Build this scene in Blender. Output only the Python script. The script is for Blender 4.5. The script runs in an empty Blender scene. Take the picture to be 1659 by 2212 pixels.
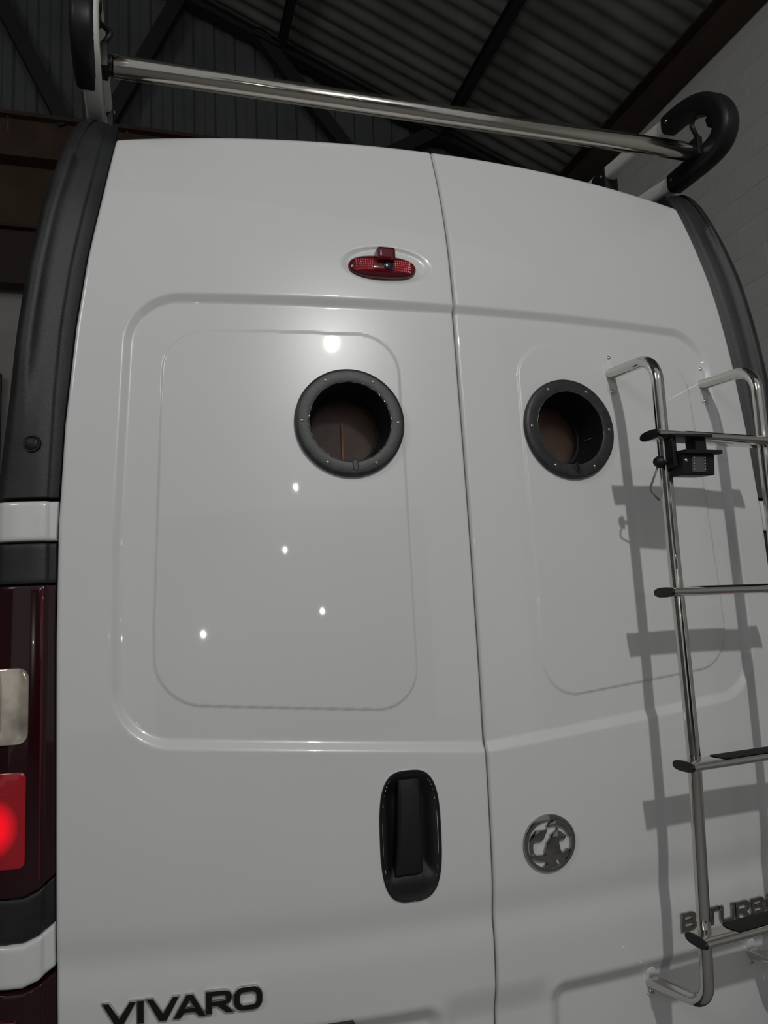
import bpy, bmesh, math
import numpy as np
from mathutils import Vector, Matrix
PI = math.pi
S = bpy.context.scene
COL = S.collection

# ------------------------------------------------------------------ camera
cam_data = bpy.data.cameras.new('camera')
cam = bpy.data.objects.new('camera', cam_data)
COL.objects.link(cam)
S.camera = cam
CAM = np.array([-0.6343, -1.4755, 1.5])
yaw, pitch, roll = 0.2907, 0.1381, -0.0461
fw = np.array([math.sin(yaw)*math.cos(pitch), math.cos(yaw)*math.cos(pitch), math.sin(pitch)])
rt = np.array([math.cos(yaw), -math.sin(yaw), 0.0])
up = np.cross(rt, fw)
cr_, sr_ = math.cos(roll), math.sin(roll)
rt, up = cr_*rt + sr_*up, -sr_*rt + cr_*up
M = Matrix(((rt[0], up[0], -fw[0], CAM[0]), (rt[1], up[1], -fw[1], CAM[1]), (rt[2], up[2], -fw[2], CAM[2]), (0, 0, 0, 1)))
cam.matrix_world = M
cam_data.sensor_fit = 'HORIZONTAL'
cam_data.sensor_width = 36.0
cam_data.lens = 36.0*1686.42/1659.0
cam_data.clip_start = 0.02

# ------------------------------------------------------------------ world, lamps, exposure
W = bpy.data.worlds.new('world')
S.world = W
W.use_nodes = True
W.node_tree.nodes['Background'].inputs[0].default_value = (0.93, 0.97, 1.0, 1)
W.node_tree.nodes['Background'].inputs[1].default_value = 0.29

def lamp(name, loc, target, power, size, color=(1, 1, 1), spread=None):
    d = bpy.data.lights.new(name, 'AREA')
    d.shape = 'DISK'
    d.size = size
    d.energy = power
    d.color = color
    if spread: d.spread = spread
    o = bpy.data.objects.new(name, d)
    COL.objects.link(o)
    o.location = loc
    v = Vector(target) - Vector(loc)
    o.rotation_euler = v.to_track_quat('-Z', 'Y').to_euler()
    return o
lamp('flood_lamp', (0.07, -3.3, 3.70), (0.1, 0, 0.5), 48, 0.11, (1, 0.985, 0.95))
lamp('work_lamp', (-0.355, -7.9, 3.76), (-0.3, 0, 1.6), 4, 0.05, (1, 0.97, 0.9))
lamp('work_lamp', (-0.62, -7.9, 2.85), (-0.3, 0, 1.6), 2, 0.035, (1, 0.97, 0.9))
lamp('work_lamp', (0.08, -7.9, 1.955), (-0.3, 0, 1.6), 2, 0.045, (1, 0.97, 0.9))
lamp('work_lamp', (-2.30, -7.9, 1.71), (-0.5, 0, 1.5), 6, 0.04, (1, 0.95, 0.86))
lamp('fill_light', (-5.4, -3.9, 5.5), (3.0, 2.5, 3.4), 60, 2.0, (1, 0.98, 0.94))  # unseen fill, added to brighten the right wall and inner rack rails

S.view_settings.view_transform = 'Standard'
S.view_settings.look = 'None'
S.view_settings.exposure = 0.04
S.view_settings.gamma = 1.0
S.view_settings.use_curve_mapping = False

# ------------------------------------------------------------------ materials
def mat(name, col, rough=0.5, metal=0.0, coat=0.0, coat_rough=0.05, spec=0.5, var=0.0, vscale=8.0, bump=0.0, bscale=200.0,
        trans=0.0, ior=1.45, emit=None, estr=0.0, col2=None, rvar=0.0):
    m = bpy.data.materials.new(name)
    m.use_nodes = True
    nt = m.node_tree
    b = nt.nodes['Principled BSDF']
    b.inputs['Base Color'].default_value = (*col, 1)
    b.inputs['Roughness'].default_value = rough
    b.inputs['Metallic'].default_value = metal
    b.inputs['Coat Weight'].default_value = coat
    b.inputs['Coat Roughness'].default_value = coat_rough
    b.inputs['Specular IOR Level'].default_value = spec
    b.inputs['Transmission Weight'].default_value = trans
    b.inputs['IOR'].default_value = ior
    if emit:
        b.inputs['Emission Color'].default_value = (*emit, 1)
        b.inputs['Emission Strength'].default_value = estr
    tc = nt.nodes.new('ShaderNodeTexCoord')
    if var > 0 or col2 or rvar > 0:
        n = nt.nodes.new('ShaderNodeTexNoise')
        n.inputs['Scale'].default_value = vscale
        n.inputs['Detail'].default_value = 6
        nt.links.new(tc.outputs['Object'], n.inputs['Vector'])
        if var > 0 or col2:
            r = nt.nodes.new('ShaderNodeValToRGB')
            r.color_ramp.elements[0].position = 0.35
            r.color_ramp.elements[1].position = 0.65
            c2 = col2 if col2 else tuple(min(1, c*(1+var)) for c in col)
            c1 = col if col2 else tuple(c*(1-var) for c in col)
            r.color_ramp.elements[0].color = (*c1, 1)
            r.color_ramp.elements[1].color = (*c2, 1)
            nt.links.new(n.outputs['Fac'], r.inputs['Fac'])
            nt.links.new(r.outputs['Color'], b.inputs['Base Color'])
        if rvar > 0:
            mr = nt.nodes.new('ShaderNodeMapRange')
            mr.inputs['To Min'].default_value = max(0, rough-rvar)
            mr.inputs['To Max'].default_value = rough+rvar
            nt.links.new(n.outputs['Fac'], mr.inputs['Value'])
            nt.links.new(mr.outputs['Result'], b.inputs['Roughness'])
    if bump > 0:
        n2 = nt.nodes.new('ShaderNodeTexNoise')
        n2.inputs['Scale'].default_value = bscale
        n2.inputs['Detail'].default_value = 3
        nt.links.new(tc.outputs['Object'], n2.inputs['Vector'])
        bp = nt.nodes.new('ShaderNodeBump')
        bp.inputs['Strength'].default_value = bump
        bp.inputs['Distance'].default_value = 0.002
        nt.links.new(n2.outputs['Fac'], bp.inputs['Height'])
        nt.links.new(bp.outputs['Normal'], b.inputs['Normal'])
    return m

WHITE = mat('white_paint', (0.625, 0.64, 0.64), rough=0.30, coat=0.8, coat_rough=0.03, var=0.012, vscale=3.0)
WHITE_TRIM = mat('white_paint_trim', (0.625, 0.64, 0.635), rough=0.26, coat=0.8, coat_rough=0.03)
BLACK_TEX = mat('black_textured_plastic', (0.016, 0.017, 0.019), rough=0.42, spec=0.45, bump=0.25, bscale=900, var=0.25, vscale=14, rvar=0.08)
BLACK_PL = mat('black_plastic', (0.009, 0.009, 0.010), rough=0.45, spec=0.35, bump=0.1, bscale=700)
BLACK_FLANGE = mat('black_moulded_plastic', (0.020, 0.021, 0.023), rough=0.45, bump=0.12, bscale=500, var=0.3, vscale=60)
BLACK_HANDLE = mat('black_handle_plastic', (0.006, 0.0065, 0.008), rough=0.55, bump=0.15, bscale=1200)
BLACK_GLOSS = mat('black_gloss_plastic', (0.01, 0.01, 0.012), rough=0.16, coat=0.4)
BEAD = mat('clear_sealant', (0.05, 0.05, 0.052), rough=0.12, coat=1.0)
RUBBER = mat('dark_rubber', (0.02, 0.02, 0.021), rough=0.7)
GREY_SEAL = mat('grey_seam_sealer', (0.10, 0.10, 0.10), rough=0.6)
STEEL = mat('polished_steel', (0.62, 0.60, 0.57), rough=0.09, metal=1.0, rvar=0.04, vscale=40)
STEEL_BAR = mat('worn_polished_steel', (0.60, 0.57, 0.51), rough=0.14, metal=1.0, rvar=0.07, vscale=30)
CHROME = mat('chrome', (0.66, 0.65, 0.63), rough=0.05, metal=1.0)
SATIN = mat('satin_chrome', (0.55, 0.54, 0.50), rough=0.32, metal=1.0)
DARK_CHROME = mat('dark_chrome', (0.33, 0.32, 0.30), rough=0.08, metal=1.0)
SCREW = mat('screw_steel', (0.6, 0.6, 0.6), rough=0.25, metal=1.0)
ALU_WHITE = mat('white_coated_aluminium', (0.62, 0.62, 0.60), rough=0.35, coat=0.2)
GRIP = mat('grip_tape', (0.012, 0.012, 0.012), rough=0.95, bump=0.9, bscale=900)
RED_DARK = mat('dark_red_lens', (0.020, 0.003, 0.005), rough=0.16, spec=0.3, coat=0.5, coat_rough=0.02)
RED_LENS = mat('bright_red_lens', (0.42, 0.004, 0.012), rough=0.2, coat=1.0, coat_rough=0.03, bump=0.2, bscale=300)
RED_MID = mat('red_lens', (0.10, 0.004, 0.010), rough=0.14, spec=0.3, coat=0.7, coat_rough=0.02)
def glow_lens(side_x):  # light thrown back by the lens, painted in as a radial emission glow
    m = mat('brake_lens_painted_glow', (0.36, 0.004, 0.012), rough=0.2, coat=1.0, coat_rough=0.03, bump=0.2, bscale=300)
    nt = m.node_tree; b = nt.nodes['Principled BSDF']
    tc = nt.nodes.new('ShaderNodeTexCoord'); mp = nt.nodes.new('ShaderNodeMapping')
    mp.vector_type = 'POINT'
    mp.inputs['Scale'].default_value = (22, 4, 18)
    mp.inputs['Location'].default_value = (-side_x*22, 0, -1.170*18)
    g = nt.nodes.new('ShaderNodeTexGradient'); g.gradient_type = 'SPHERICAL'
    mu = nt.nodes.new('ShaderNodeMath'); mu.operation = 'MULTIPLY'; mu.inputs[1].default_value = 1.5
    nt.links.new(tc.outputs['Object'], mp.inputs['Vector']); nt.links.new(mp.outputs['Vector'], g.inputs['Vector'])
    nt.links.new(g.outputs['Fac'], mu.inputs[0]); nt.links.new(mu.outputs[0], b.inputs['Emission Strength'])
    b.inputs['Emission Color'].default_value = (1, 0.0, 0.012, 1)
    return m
RED_LIT = mat('lit_red_lamp', (0.8, 0.0, 0.02), rough=0.3, emit=(1, 0.0, 0.02), estr=0.45)
CLEAR_LENS = mat('clear_lens', (0.50, 0.44, 0.37), rough=0.12, metal=0.45, coat=1.0, coat_rough=0.03, var=0.35, vscale=22)
GLASS = mat('porthole_glass', (1, 1, 1), rough=0.0, trans=1.0, ior=1.06)
BROWN_INT = mat('brown_interior_board', (0.17, 0.105, 0.08), rough=0.30, var=0.15, vscale=12)
ORANGE = mat('orange_edge_trim', (0.42, 0.16, 0.06), rough=0.5)
FACE_BLACK = mat('badge_black', (0.006, 0.006, 0.006), rough=0.28)
ROOF_MAT = mat('roof_sheet_grey', (0.17, 0.17, 0.158), rough=0.75, var=0.22, vscale=1.6)
SHEET_MAT = mat('cladding_sheet_grey', (0.088, 0.092, 0.098), rough=0.7, var=0.2, vscale=1.2)
PANEL_MAT = mat('pale_wall_panel', (0.30, 0.29, 0.28), rough=0.7, var=0.1, vscale=2)
STEEL_DARK = mat('dark_painted_steel', (0.018, 0.018, 0.022), rough=0.6)
RUST = mat('rusty_brown_steel', (0.042, 0.025, 0.018), rough=0.75, col2=(0.066, 0.037, 0.024), vscale=5, bump=0.3, bscale=60)
RUST_DARK = mat('dark_brown_steel', (0.028, 0.018, 0.015), rough=0.75, col2=(0.045, 0.024, 0.018), vscale=3)
PLY = mat('brown_plywood', (0.052, 0.033, 0.018), rough=0.8, col2=(0.07, 0.045, 0.025), vscale=3)
TIMBER = mat('dark_eave_steel', (0.035, 0.026, 0.022), rough=0.8, col2=(0.06, 0.036, 0.028), vscale=2)
TYRE = mat('tyre_rubber', (0.02, 0.02, 0.02), rough=0.85)
PLATE = mat('plate_lamp_dark', (0.02, 0.015, 0.012), rough=0.4)
CABLE = mat('grey_cable', (0.22, 0.22, 0.22), rough=0.5)

def concrete(name, c1, c2, block=None):
    m = bpy.data.materials.new(name)
    m.use_nodes = True
    nt = m.node_tree
    b = nt.nodes['Principled BSDF']
    b.inputs['Roughness'].default_value = 0.85
    tc = nt.nodes.new('ShaderNodeTexCoord')
    n = nt.nodes.new('ShaderNodeTexNoise')
    n.inputs['Scale'].default_value = 1.3
    n.inputs['Detail'].default_value = 10
    n.inputs['Roughness'].default_value = 0.62
    nt.links.new(tc.outputs['Object'], n.inputs['Vector'])
    r = nt.nodes.new('ShaderNodeValToRGB')
    r.color_ramp.elements[0].position = 0.3
    r.color_ramp.elements[1].position = 0.7
    r.color_ramp.elements[0].color = (*c1, 1)
    r.color_ramp.elements[1].color = (*c2, 1)
    nt.links.new(n.outputs['Fac'], r.inputs['Fac'])
    nt.links.new(r.outputs['Color'], b.inputs['Base Color'])
    n2 = nt.nodes.new('ShaderNodeTexNoise')
    n2.inputs['Scale'].default_value = 25
    n2.inputs['Detail'].default_value = 8
    nt.links.new(tc.outputs['Object'], n2.inputs['Vector'])
    bp = nt.nodes.new('ShaderNodeBump')
    bp.inputs['Strength'].default_value = 0.5
    bp.inputs['Distance'].default_value = 0.005
    nt.links.new(n2.outputs['Fac'], bp.inputs['Height'])
    nt.links.new(bp.outputs['Normal'], b.inputs['Normal'])
    return m
BLOCKWALL = concrete('painted_blockwork', (0.56, 0.56, 0.54), (0.64, 0.64, 0.62))
MORTAR = concrete('painted_mortar', (0.56, 0.56, 0.54), (0.64, 0.64, 0.62))
FLOOR = concrete('workshop_floor', (0.22, 0.215, 0.21), (0.30, 0.295, 0.29))

# ------------------------------------------------------------------ helpers
def link(name, me, material=None, parent=None, smooth=False):
    me.name = name
    o = bpy.data.objects.new(name, me)
    COL.objects.link(o)
    if material is not None and not me.materials: me.materials.append(material)
    if parent is not None: o.parent = parent
    if smooth:
        me.polygons.foreach_set('use_smooth', [True]*len(me.polygons))
        if smooth is not True:
            me.set_sharp_from_angle(angle=smooth)
    return o
def pydata(verts, faces):
    me = bpy.data.meshes.new('m')
    me.from_pydata([tuple(map(float, v)) for v in verts], [], faces)
    me.update()
    return me
def bm_to(bm):
    me = bpy.data.meshes.new('m')
    bmesh.ops.recalc_face_normals(bm, faces=bm.faces)
    bm.to_mesh(me); bm.free()
    return me
def thing(name, label, cat, loc=(0, 0, 0), group=None):
    o = bpy.data.objects.new(name, None)
    COL.objects.link(o)
    o.location = loc
    o['label'] = label; o['category'] = cat
    if group: o['group'] = group
    return o
def struct(o):
    o['kind'] = 'structure'
    return o
def add_box(bm, lo, hi, bevel=0.0, seg=2):
    r = bmesh.ops.create_cube(bm, size=1)
    c = [(lo[i]+hi[i])/2 for i in range(3)]; d = [hi[i]-lo[i] for i in range(3)]
    for v in r['verts']: v.co = Vector([c[i]+v.co[i]*d[i] for i in range(3)])
    if bevel > 0:
        es = list({e for v in r['verts'] for e in v.link_edges})
        bmesh.ops.bevel(bm, geom=es, offset=bevel, segments=seg, profile=0.7, affect='EDGES')
def box_me(lo, hi, bevel=0.0):
    bm = bmesh.new(); add_box(bm, lo, hi, bevel); return bm_to(bm)
def sweep(path, section, closed_section=True, caps=True, scale=None, up=None):
    """sweep a 2D section (list of (a,b)) along a 3D polyline by parallel transport"""
    P = [Vector(p) for p in path]; n = len(P)
    T = []
    for i in range(n):
        if i == 0: t = P[1]-P[0]
        elif i == n-1: t = P[-1]-P[-2]
        else: t = (P[i+1]-P[i]).normalized()+(P[i]-P[i-1]).normalized()
        T.append(t.normalized())
    a = Vector(up) if up else (Vector((1, 0, 0)) if abs(T[0].x) < .9 else Vector((0, 0, 1)))
    a = (a-T[0]*a.dot(T[0])).normalized()
    vs = []; k = len(section)
    for i in range(n):
        if i: a = (a-T[i]*a.dot(T[i])).normalized()
        b = T[i].cross(a)
        s = scale[i] if scale else 1.0
        for (u, v) in section: vs.append(P[i]+a*u*s+b*v*s)
    fs = []
    for i in range(n-1):
        for j in range(k):
            j2 = (j+1) % k
            fs.append((i*k+j, i*k+j2, (i+1)*k+j2, (i+1)*k+j))
    if caps:
        fs.append(tuple(reversed(range(k)))); fs.append(tuple((n-1)*k+j for j in range(k)))
    return pydata(vs, fs)
def circle(r, n=20): return [(r*math.cos(2*PI*i/n), r*math.sin(2*PI*i/n)) for i in range(n)]
def rrect(w, h, r, n=4):
    out = []
    for cx, cy, a0 in ((w/2-r, h/2-r, 0), (-w/2+r, h/2-r, PI/2), (-w/2+r, -h/2+r, PI), (w/2-r, -h/2+r, 1.5*PI)):
        for i in range(n+1):
            a = a0+PI/2*i/n
            out.append((cx+r*math.cos(a), cy+r*math.sin(a)))
    return out
def sellipse(a, b, n=2.0, k=64):
    out = []
    for i in range(k):
        t = 2*PI*i/k; c, s = math.cos(t), math.sin(t)
        out.append((a*math.copysign(abs(c)**(2/n), c), b*math.copysign(abs(s)**(2/n), s)))
    return out
def fillet(pts, rad, n=8):
    """round the corners of a 3D polyline"""
    P = [Vector(p) for p in pts]; out = [P[0]]
    for i in range(1, len(P)-1):
        r = rad[i-1] if isinstance(rad, (list, tuple)) else rad
        if r <= 0: out.append(P[i]); continue
        d1 = (P[i-1]-P[i]).normalized(); d2 = (P[i+1]-P[i]).normalized()
        ang = d1.angle(d2); L = r/math.tan(ang/2)
        p1 = P[i]+d1*L; p2 = P[i]+d2*L
        c = P[i]+(d1+d2).normalized()*(r/math.sin(ang/2))
        u = (p1-c); w = (p2-c); th = u.angle(w)
        for k in range(n+1):
            t = k/n
            out.append(c+(u*math.sin((1-t)*th)+w*math.sin(t*th))/math.sin(th))
    out.append(P[-1])
    return out
def spline(P, m=4):
    P = [Vector(p) for p in P]; out = []
    for i in range(len(P)-1):
        a = P[max(0, i-1)]; b = P[i]; c = P[i+1]; d = P[min(len(P)-1, i+2)]
        for k in range(m):
            t = k/m
            out.append(.5*((2*b)+(c-a)*t+(2*a-5*b+4*c-d)*t*t+(3*b-a-3*c+d)*t**3))
    out.append(P[-1])
    return out
def lathe(profile, n=48, frame=None, a0=0.0):
    vs = []; k = len(profile)
    for i in range(n):
        a = a0+2*PI*i/n
        for (r, h) in profile: vs.append((r*math.cos(a), r*math.sin(a), h))
    fs = []
    for i in range(n):
        i2 = (i+1) % n
        for j in range(k-1): fs.append((i*k+j, i*k+j+1, i2*k+j+1, i2*k+j))
    if profile[0][0] > 1e-6 and False: pass
    me = pydata(vs, fs)
    bm = bmesh.new(); bm.from_mesh(me)
    bmesh.ops.remove_doubles(bm, verts=bm.verts, dist=1e-6)
    bpy.data.meshes.remove(me)
    me = bm_to(bm)
    if frame is not None: me.transform(frame)
    return me

# ------------------------------------------------------------------ rear surface of the van: y = F(x, z)
A2, A4 = 0.1196, 0.0137
KZ = np.array([0.3, 0.7, 1.05, 1.3, 1.5, 1.7, 1.95, 2.2, 2.35, 2.5, 2.7])
GV = np.array([0.06, 0.027, 0.003, -0.001, 0.0, 0.005, 0.015, 0.029, 0.047, 0.083, 0.155])
MV = np.array([-0.09, -0.069, -0.040, -0.012, 0.018, 0.032, 0.048, 0.090, 0.180, 0.305, 0.40])
def gz(z):
    z = np.clip(np.asarray(z, float), KZ[0], KZ[-1])
    i = np.clip(np.searchsorted(KZ, z)-1, 0, len(KZ)-2)
    h = KZ[i+1]-KZ[i]; t = (z-KZ[i])/h
    return ((2*t**3-3*t*t+1)*GV[i]+(t**3-2*t*t+t)*h*MV[i]+(-2*t**3+3*t*t)*GV[i+1]+(t**3-t*t)*h*MV[i+1])
def base(x, z): return A2*x*x+A4*x**4+gz(z)
def ss(t):
    t = np.clip(t, 0, 1)
    return t*t*(3-2*t)
def lin(t, r=.28):
    t = np.clip(t, 0, 1)
    return np.where(t < r, t*t/(2*r), np.where(t > 1-r, (1-r)-(1-t)**2/(2*r), t-r/2))/(1-r)
def rbox(x, z, xl, xr, zb, zt, r):
    dx = np.maximum(xl-x, x-xr)+r; dz = np.maximum(zb-z, z-zt)+r
    return np.minimum(np.maximum(dx, dz), 0)+np.hypot(np.maximum(dx, 0), np.maximum(dz, 0))-r
def XE(z):  return np.interp(z, [0.4, .8, 1.0, 1.5, 1.7, 1.9, 2.1, 2.25, 2.4, 2.56, 2.65], [.785, .797, .80, .805, .804, .795, .777, .757, .730, .704, .688])
def ZT(x): return 2.588-0.068*x*x
def relief(x, z):
    ax = np.abs(x)
    d = rbox(x, z, -(.714-.05*np.maximum(0, z-1.65)), (.714-.05*np.maximum(0, z-1.65)), 1.231+.084*ax, 2.176, .11)
    D = .0105*lin(-d/.024)
    xo = .637-.036*np.maximum(0, z-1.5)
    d = rbox(ax, z, .134, xo, 1.308+.086*ax, 2.099, .088)
    D = D-.0028*lin(-d/.007)
    d = rbox(ax, z, .100, .95, .1, .786, .050)
    D = D+.018*lin(-d/.044, .35)
    D = D+.012*ss((.803-z)/.07)*(1-ss((ax-.08)/.05))
    D = D+.0060*np.exp(-((z-.925)/.038)**2)
    # pocket round the high brake light
    u = ((x+.150)/.104); v = ((z-2.256)/.046)
    q = np.sqrt(u*u+v*v)
    D = D+.0045*ss((1.0-q)/.22)
    return D
def edge_round(d, r):
    e = np.clip(r-d, 0, r*.995)
    return r-np.sqrt(r*r-e*e)
SEAM = -0.003
def Fdoor(x, z, side):
    dx = (SEAM-.0028-x) if side < 0 else (x-SEAM-.0028)
    de = XE(z)-np.abs(x); dt = ZT(x)-z
    return base(x, z)+relief(x, z)+edge_round(np.maximum(dx, 0), .005)+edge_round(np.maximum(de, 0), .006)+edge_round(np.maximum(dt, 0), .013)
def frame_at(x, z, rise=0.0):
    """local frame on the surface: x right, y up along the surface, z outward"""
    h = .06
    c = Vector((x, float(base(x, z)), z))
    tx = (Vector((x+h, float(base(x+h, z)), z))-Vector((x-h, float(base(x-h, z)), z))).normalized()
    tz = Vector((x, float(base(x, z+h)), z+h))-Vector((x, float(base(x, z-h)), z-h))
    tz = (tz-tx*tz.dot(tx)).normalized()
    nn = tx.cross(tz)
    c = c+nn*rise
    return Matrix(((tx.x, tz.x, nn.x, c.x), (tx.y, tz.y, nn.y, c.y), (tx.z, tz.z, nn.z, c.z), (0, 0, 0, 1)))

# ------------------------------------------------------------------ the workshop
XW, ZE, PITCH, YF, XL, YB = 3.57, 6.00, 0.42, 5.64, -6.0, -6.0
struct(link('floor', box_me((XL, -9, -0.2), (XW, YF, 0)), FLOOR))
# right wall: blockwork, courses recessed at the joints
wr = struct(link('wall_right', box_me((XW+.002, YB, 0), (XW+.25, YF+.1, ZE+.3)), MORTAR))
bw, bh = 0.45, 0.225
blk = [box_me((0, 0, 0), (.02, bw-.004, bh-.004), 0), box_me((0, 0, 0), (.02, bw/2-.004, bh-.004), 0)]
for b_ in blk: b_.materials.append(BLOCKWALL)
nb = 0
for r_ in range(11, 28):
    z0 = r_*bh
    y0 = 1.2 - (bw/2 if r_ % 2 else 0)
    for c_ in range(11):
        ya = y0+c_*bw
        if ya+bw > YF: break
        if z0 > ZE-.1: continue
        o = bpy.data.objects.new('block', blk[0]); COL.objects.link(o); o.parent = wr
        o.location = (XW-.001+.0008*math.sin(r_*7.3+c_*3.1), ya, z0); nb += 1
lowb = link('render_coat', box_me((XW, YB, 0), (XW+.02, 1.1, ZE)), BLOCKWALL, wr)
lowc = link('render_coat', box_me((XW, 1.1, 0), (XW+.02, YF, 11*bh-.01)), BLOCKWALL, wr)
struct(link('wall_left', box_me((XL-.2, YB, 0), (XL, YF+.1, 9.6)), PANEL_MAT))
# unseen dark panel behind the photographer, added for dark streaks in the chrome
d2 = struct(link('reflection_panel', box_me((-3.4, -8.3, 0), (2.4, -8.2, 3.5)), STEEL_DARK))
# back wall: pale panels below, ribbed dark sheets above
wb = struct(link('wall_back', box_me((XL, YF+.06, 0), (XW+.2, YF+.2, 10.2)), PANEL_MAT))
pan = box_me((0, 0, 0), (.59, .05, 4.56)); pan.materials.append(PANEL_MAT)
for i in range(16):
    o = bpy.data.objects.new('wall_panel', pan); COL.objects.link(o); o.parent = wb
    o.location = (XL+.02+i*.6-.25, YF, 0.0)
def ribbed(width, length, pitch, h, rib=0.38):
    """trapezoidal sheet, ribs along local y"""
    n = int(round(width/pitch)); xs = []
    for i in range(n):
        x = i*pitch
        xs += [(x, 0), (x+pitch*.30, 0), (x+pitch*.42, h), (x+pitch*.78, h), (x+pitch*.90, 0)]
    xs.append((n*pitch, 0))
    vs = []; fs = []
    for y in (0, length):
        for x, z in xs: vs.append((x, y, z))
        for x, z in xs: vs.append((x, y, z+.004))
    k = len(xs)
    for j in range(k-1):
        fs.append((j, j+1, 2*k+j+1, 2*k+j)); fs.append((k+j, 3*k+j, 3*k+j+1, k+j+1))
        fs.append((j, k+j, k+j+1, j+1)); fs.append((2*k+j, 2*k+j+1, 3*k+j+1, 3*k+j))
    fs.append((0, 2*k, 3*k, k)); fs.append((k-1, 2*k-1, 4*k-1, 3*k-1))
    return pydata(vs, fs)
sh = ribbed(1.0, 4.4, .20, .022); sh.materials.append(SHEET_MAT)
sh.transform(Matrix(((1, 0, 0, 0), (0, 0, -1, 0), (0, 1, 0, 0), (0, 0, 0, 1))))
for i in range(10):
    o = bpy.data.objects.new('cladding_sheet', sh); COL.objects.link(o); o.parent = wb
    o.location = (XL+.1+i*1.0-.3, YF+.02-(.004 if i % 2 else 0), 5.8)
# roof: corrugated sheets falling towards the right wall
ce = struct(link('ceiling', pydata([(XW+.2, -4, ZE+.07-.2*PITCH), (XW+.2, YF+.2, ZE+.07-.2*PITCH), (XL, YF+.2, ZE+.07+(XW-XL)*PITCH), (XL, -4, ZE+.07+(XW-XL)*PITCH),
    (XW+.2, -4, ZE+.17-.2*PITCH), (XW+.2, YF+.2, ZE+.17-.2*PITCH), (XL, YF+.2, ZE+.17+(XW-XL)*PITCH), (XL, -4, ZE+.17+(XW-XL)*PITCH)],
    [(0, 1, 2, 3), (7, 6, 5, 4), (0, 4, 5, 1), (1, 5, 6, 2), (2, 6, 7, 3), (3, 7, 4, 0)]), ROOF_MAT))
SL = math.hypot(1, PITCH)
nrib = 6
def corr(width, length, pitch, h):
    n = int(round(width/pitch))*6; vs = []; fs = []
    for y in (0, length):
        for i in range(n+1): vs.append((i*pitch/6, y, h*math.cos(2*PI*i/6)))
    k = n+1
    for j in range(n): fs.append((j, j+1, k+j+1, k+j))
    me = pydata(vs, fs)
    return me
rs = corr(1.02, 9.8*SL, .17, .012); rs.materials.append(ROOF_MAT)
for i in range(10):
    o = bpy.data.objects.new('roof_sheet', rs); COL.objects.link(o); o.parent = ce
    # local x -> world y, local y -> up-slope (-x), local z -> normal
    ux, uz = -1/SL, PITCH/SL
    o.matrix_world = Matrix(((0, ux, uz, XW+.1), (1, 0, 0, -4.0+i*1.0), (0, uz, -ux, ZE+.03-.1*PITCH+(.003 if i % 2 else 0)), (0, 0, 0, 1)))
    for p_ in rs.polygons: p_.use_smooth = True
def ibeam(name, p0, p1, w, h, material, tf=.015, parent=None, upv=(0, 0, 1)):
    s = [(-h/2, -w/2), (-h/2, w/2), (-h/2+tf, w/2), (-h/2+tf, tf/2), (h/2-tf, tf/2), (h/2-tf, w/2), (h/2, w/2), (h/2, -w/2), (h/2-tf, -w/2), (h/2-tf, -tf/2), (-h/2+tf, -tf/2), (-h/2+tf, -w/2)]
    me = sweep([p0, p1], s, up=upv)
    bm = bmesh.new(); bm.from_mesh(me); bpy.data.meshes.remove(me)
    bmesh.ops.triangulate(bm, faces=[f for f in bm.faces if len(f.verts) > 4])
    return link(name, bm_to(bm), material, parent)
def zroof(x): return ZE+PITCH*(XW-x)
# eave beam along the wall head, and purlins under the sheets
o = ibeam('eave_beam', (XW-.11, -4, ZE-.17), (XW-.11, YF-.05, ZE-.17), .20, .22, TIMBER)
o['label'] = 'dark brown steel eave beam running along the head of the blockwork wall'; o['category'] = 'beam'
pl_labels = ['dark steel roof purlin under the corrugated roof, next one in from the wall head', 'dark steel roof purlin further up the roof slope, second from the wall head',
             'dark steel roof purlin highest up the roof slope over the van']
for (px_, lb) in zip((2.24, .60, -1.2), pl_labels):
    o = ibeam('roof_purlin', (px_, -4, zroof(px_)-.10), (px_, YF-.05, zroof(px_)-.10), .07, .13, STEEL_DARK)
    o['label'] = lb; o['category'] = 'purlin'; o['group'] = 'steel purlins under the roof sheets'
# truss in front of the back wall
YT = 5.45
tr = thing('roof_truss', 'dark steel roof truss with rusty brown bottom beam in front of ribbed back wall', 'truss', (0, YT, 6.05))
def P_(v): return tuple(a-b for a, b in zip(v, (0, YT, 6.05)))
ibeam('bottom_chord', P_((XL+.1, YT, 5.83)), P_((XW-.25, YT, 5.83)), .17, .42, RUST, tf=.035, parent=tr)
ibeam('top_chord', P_((XW-.3, YT, zroof(XW-.3)-.12)), P_((XL+.1, YT, zroof(XL+.1)-.12)), .10, .10, STEEL_DARK, parent=tr)
for (xa, za, xb, zb) in ((-2.20, 7.70, -1.36, 6.0), (-.32, 7.58, -1.06, 6.0), (.36, 7.26, 1.34, 6.0), (2.25, 6.5, 1.44, 6.0), (-2.30, 7.7, -3.2, 6.0), (-3.3, 6.0, -4.5, 8.6)):
    me = sweep([P_((xa, YT, za)), P_((xb, YT, zb))], [(-.065, -.05), (-.065, .05), (.065, .05), (.065, -.05)], up=(1, 0, 0))
    link('web_member', me, STEEL_DARK, tr)
for bx in (-1.82, -.84):
    me = lathe([(0, .012), (.006, .012), (.009, .006), (.009, 0), (.003, 0), (.003, -.12), (0, -.12)], 12)
    me.transform(Matrix.Translation(P_((bx, YT-.095, 5.96))))
    link('bolt', me, SCREW, tr)
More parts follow.
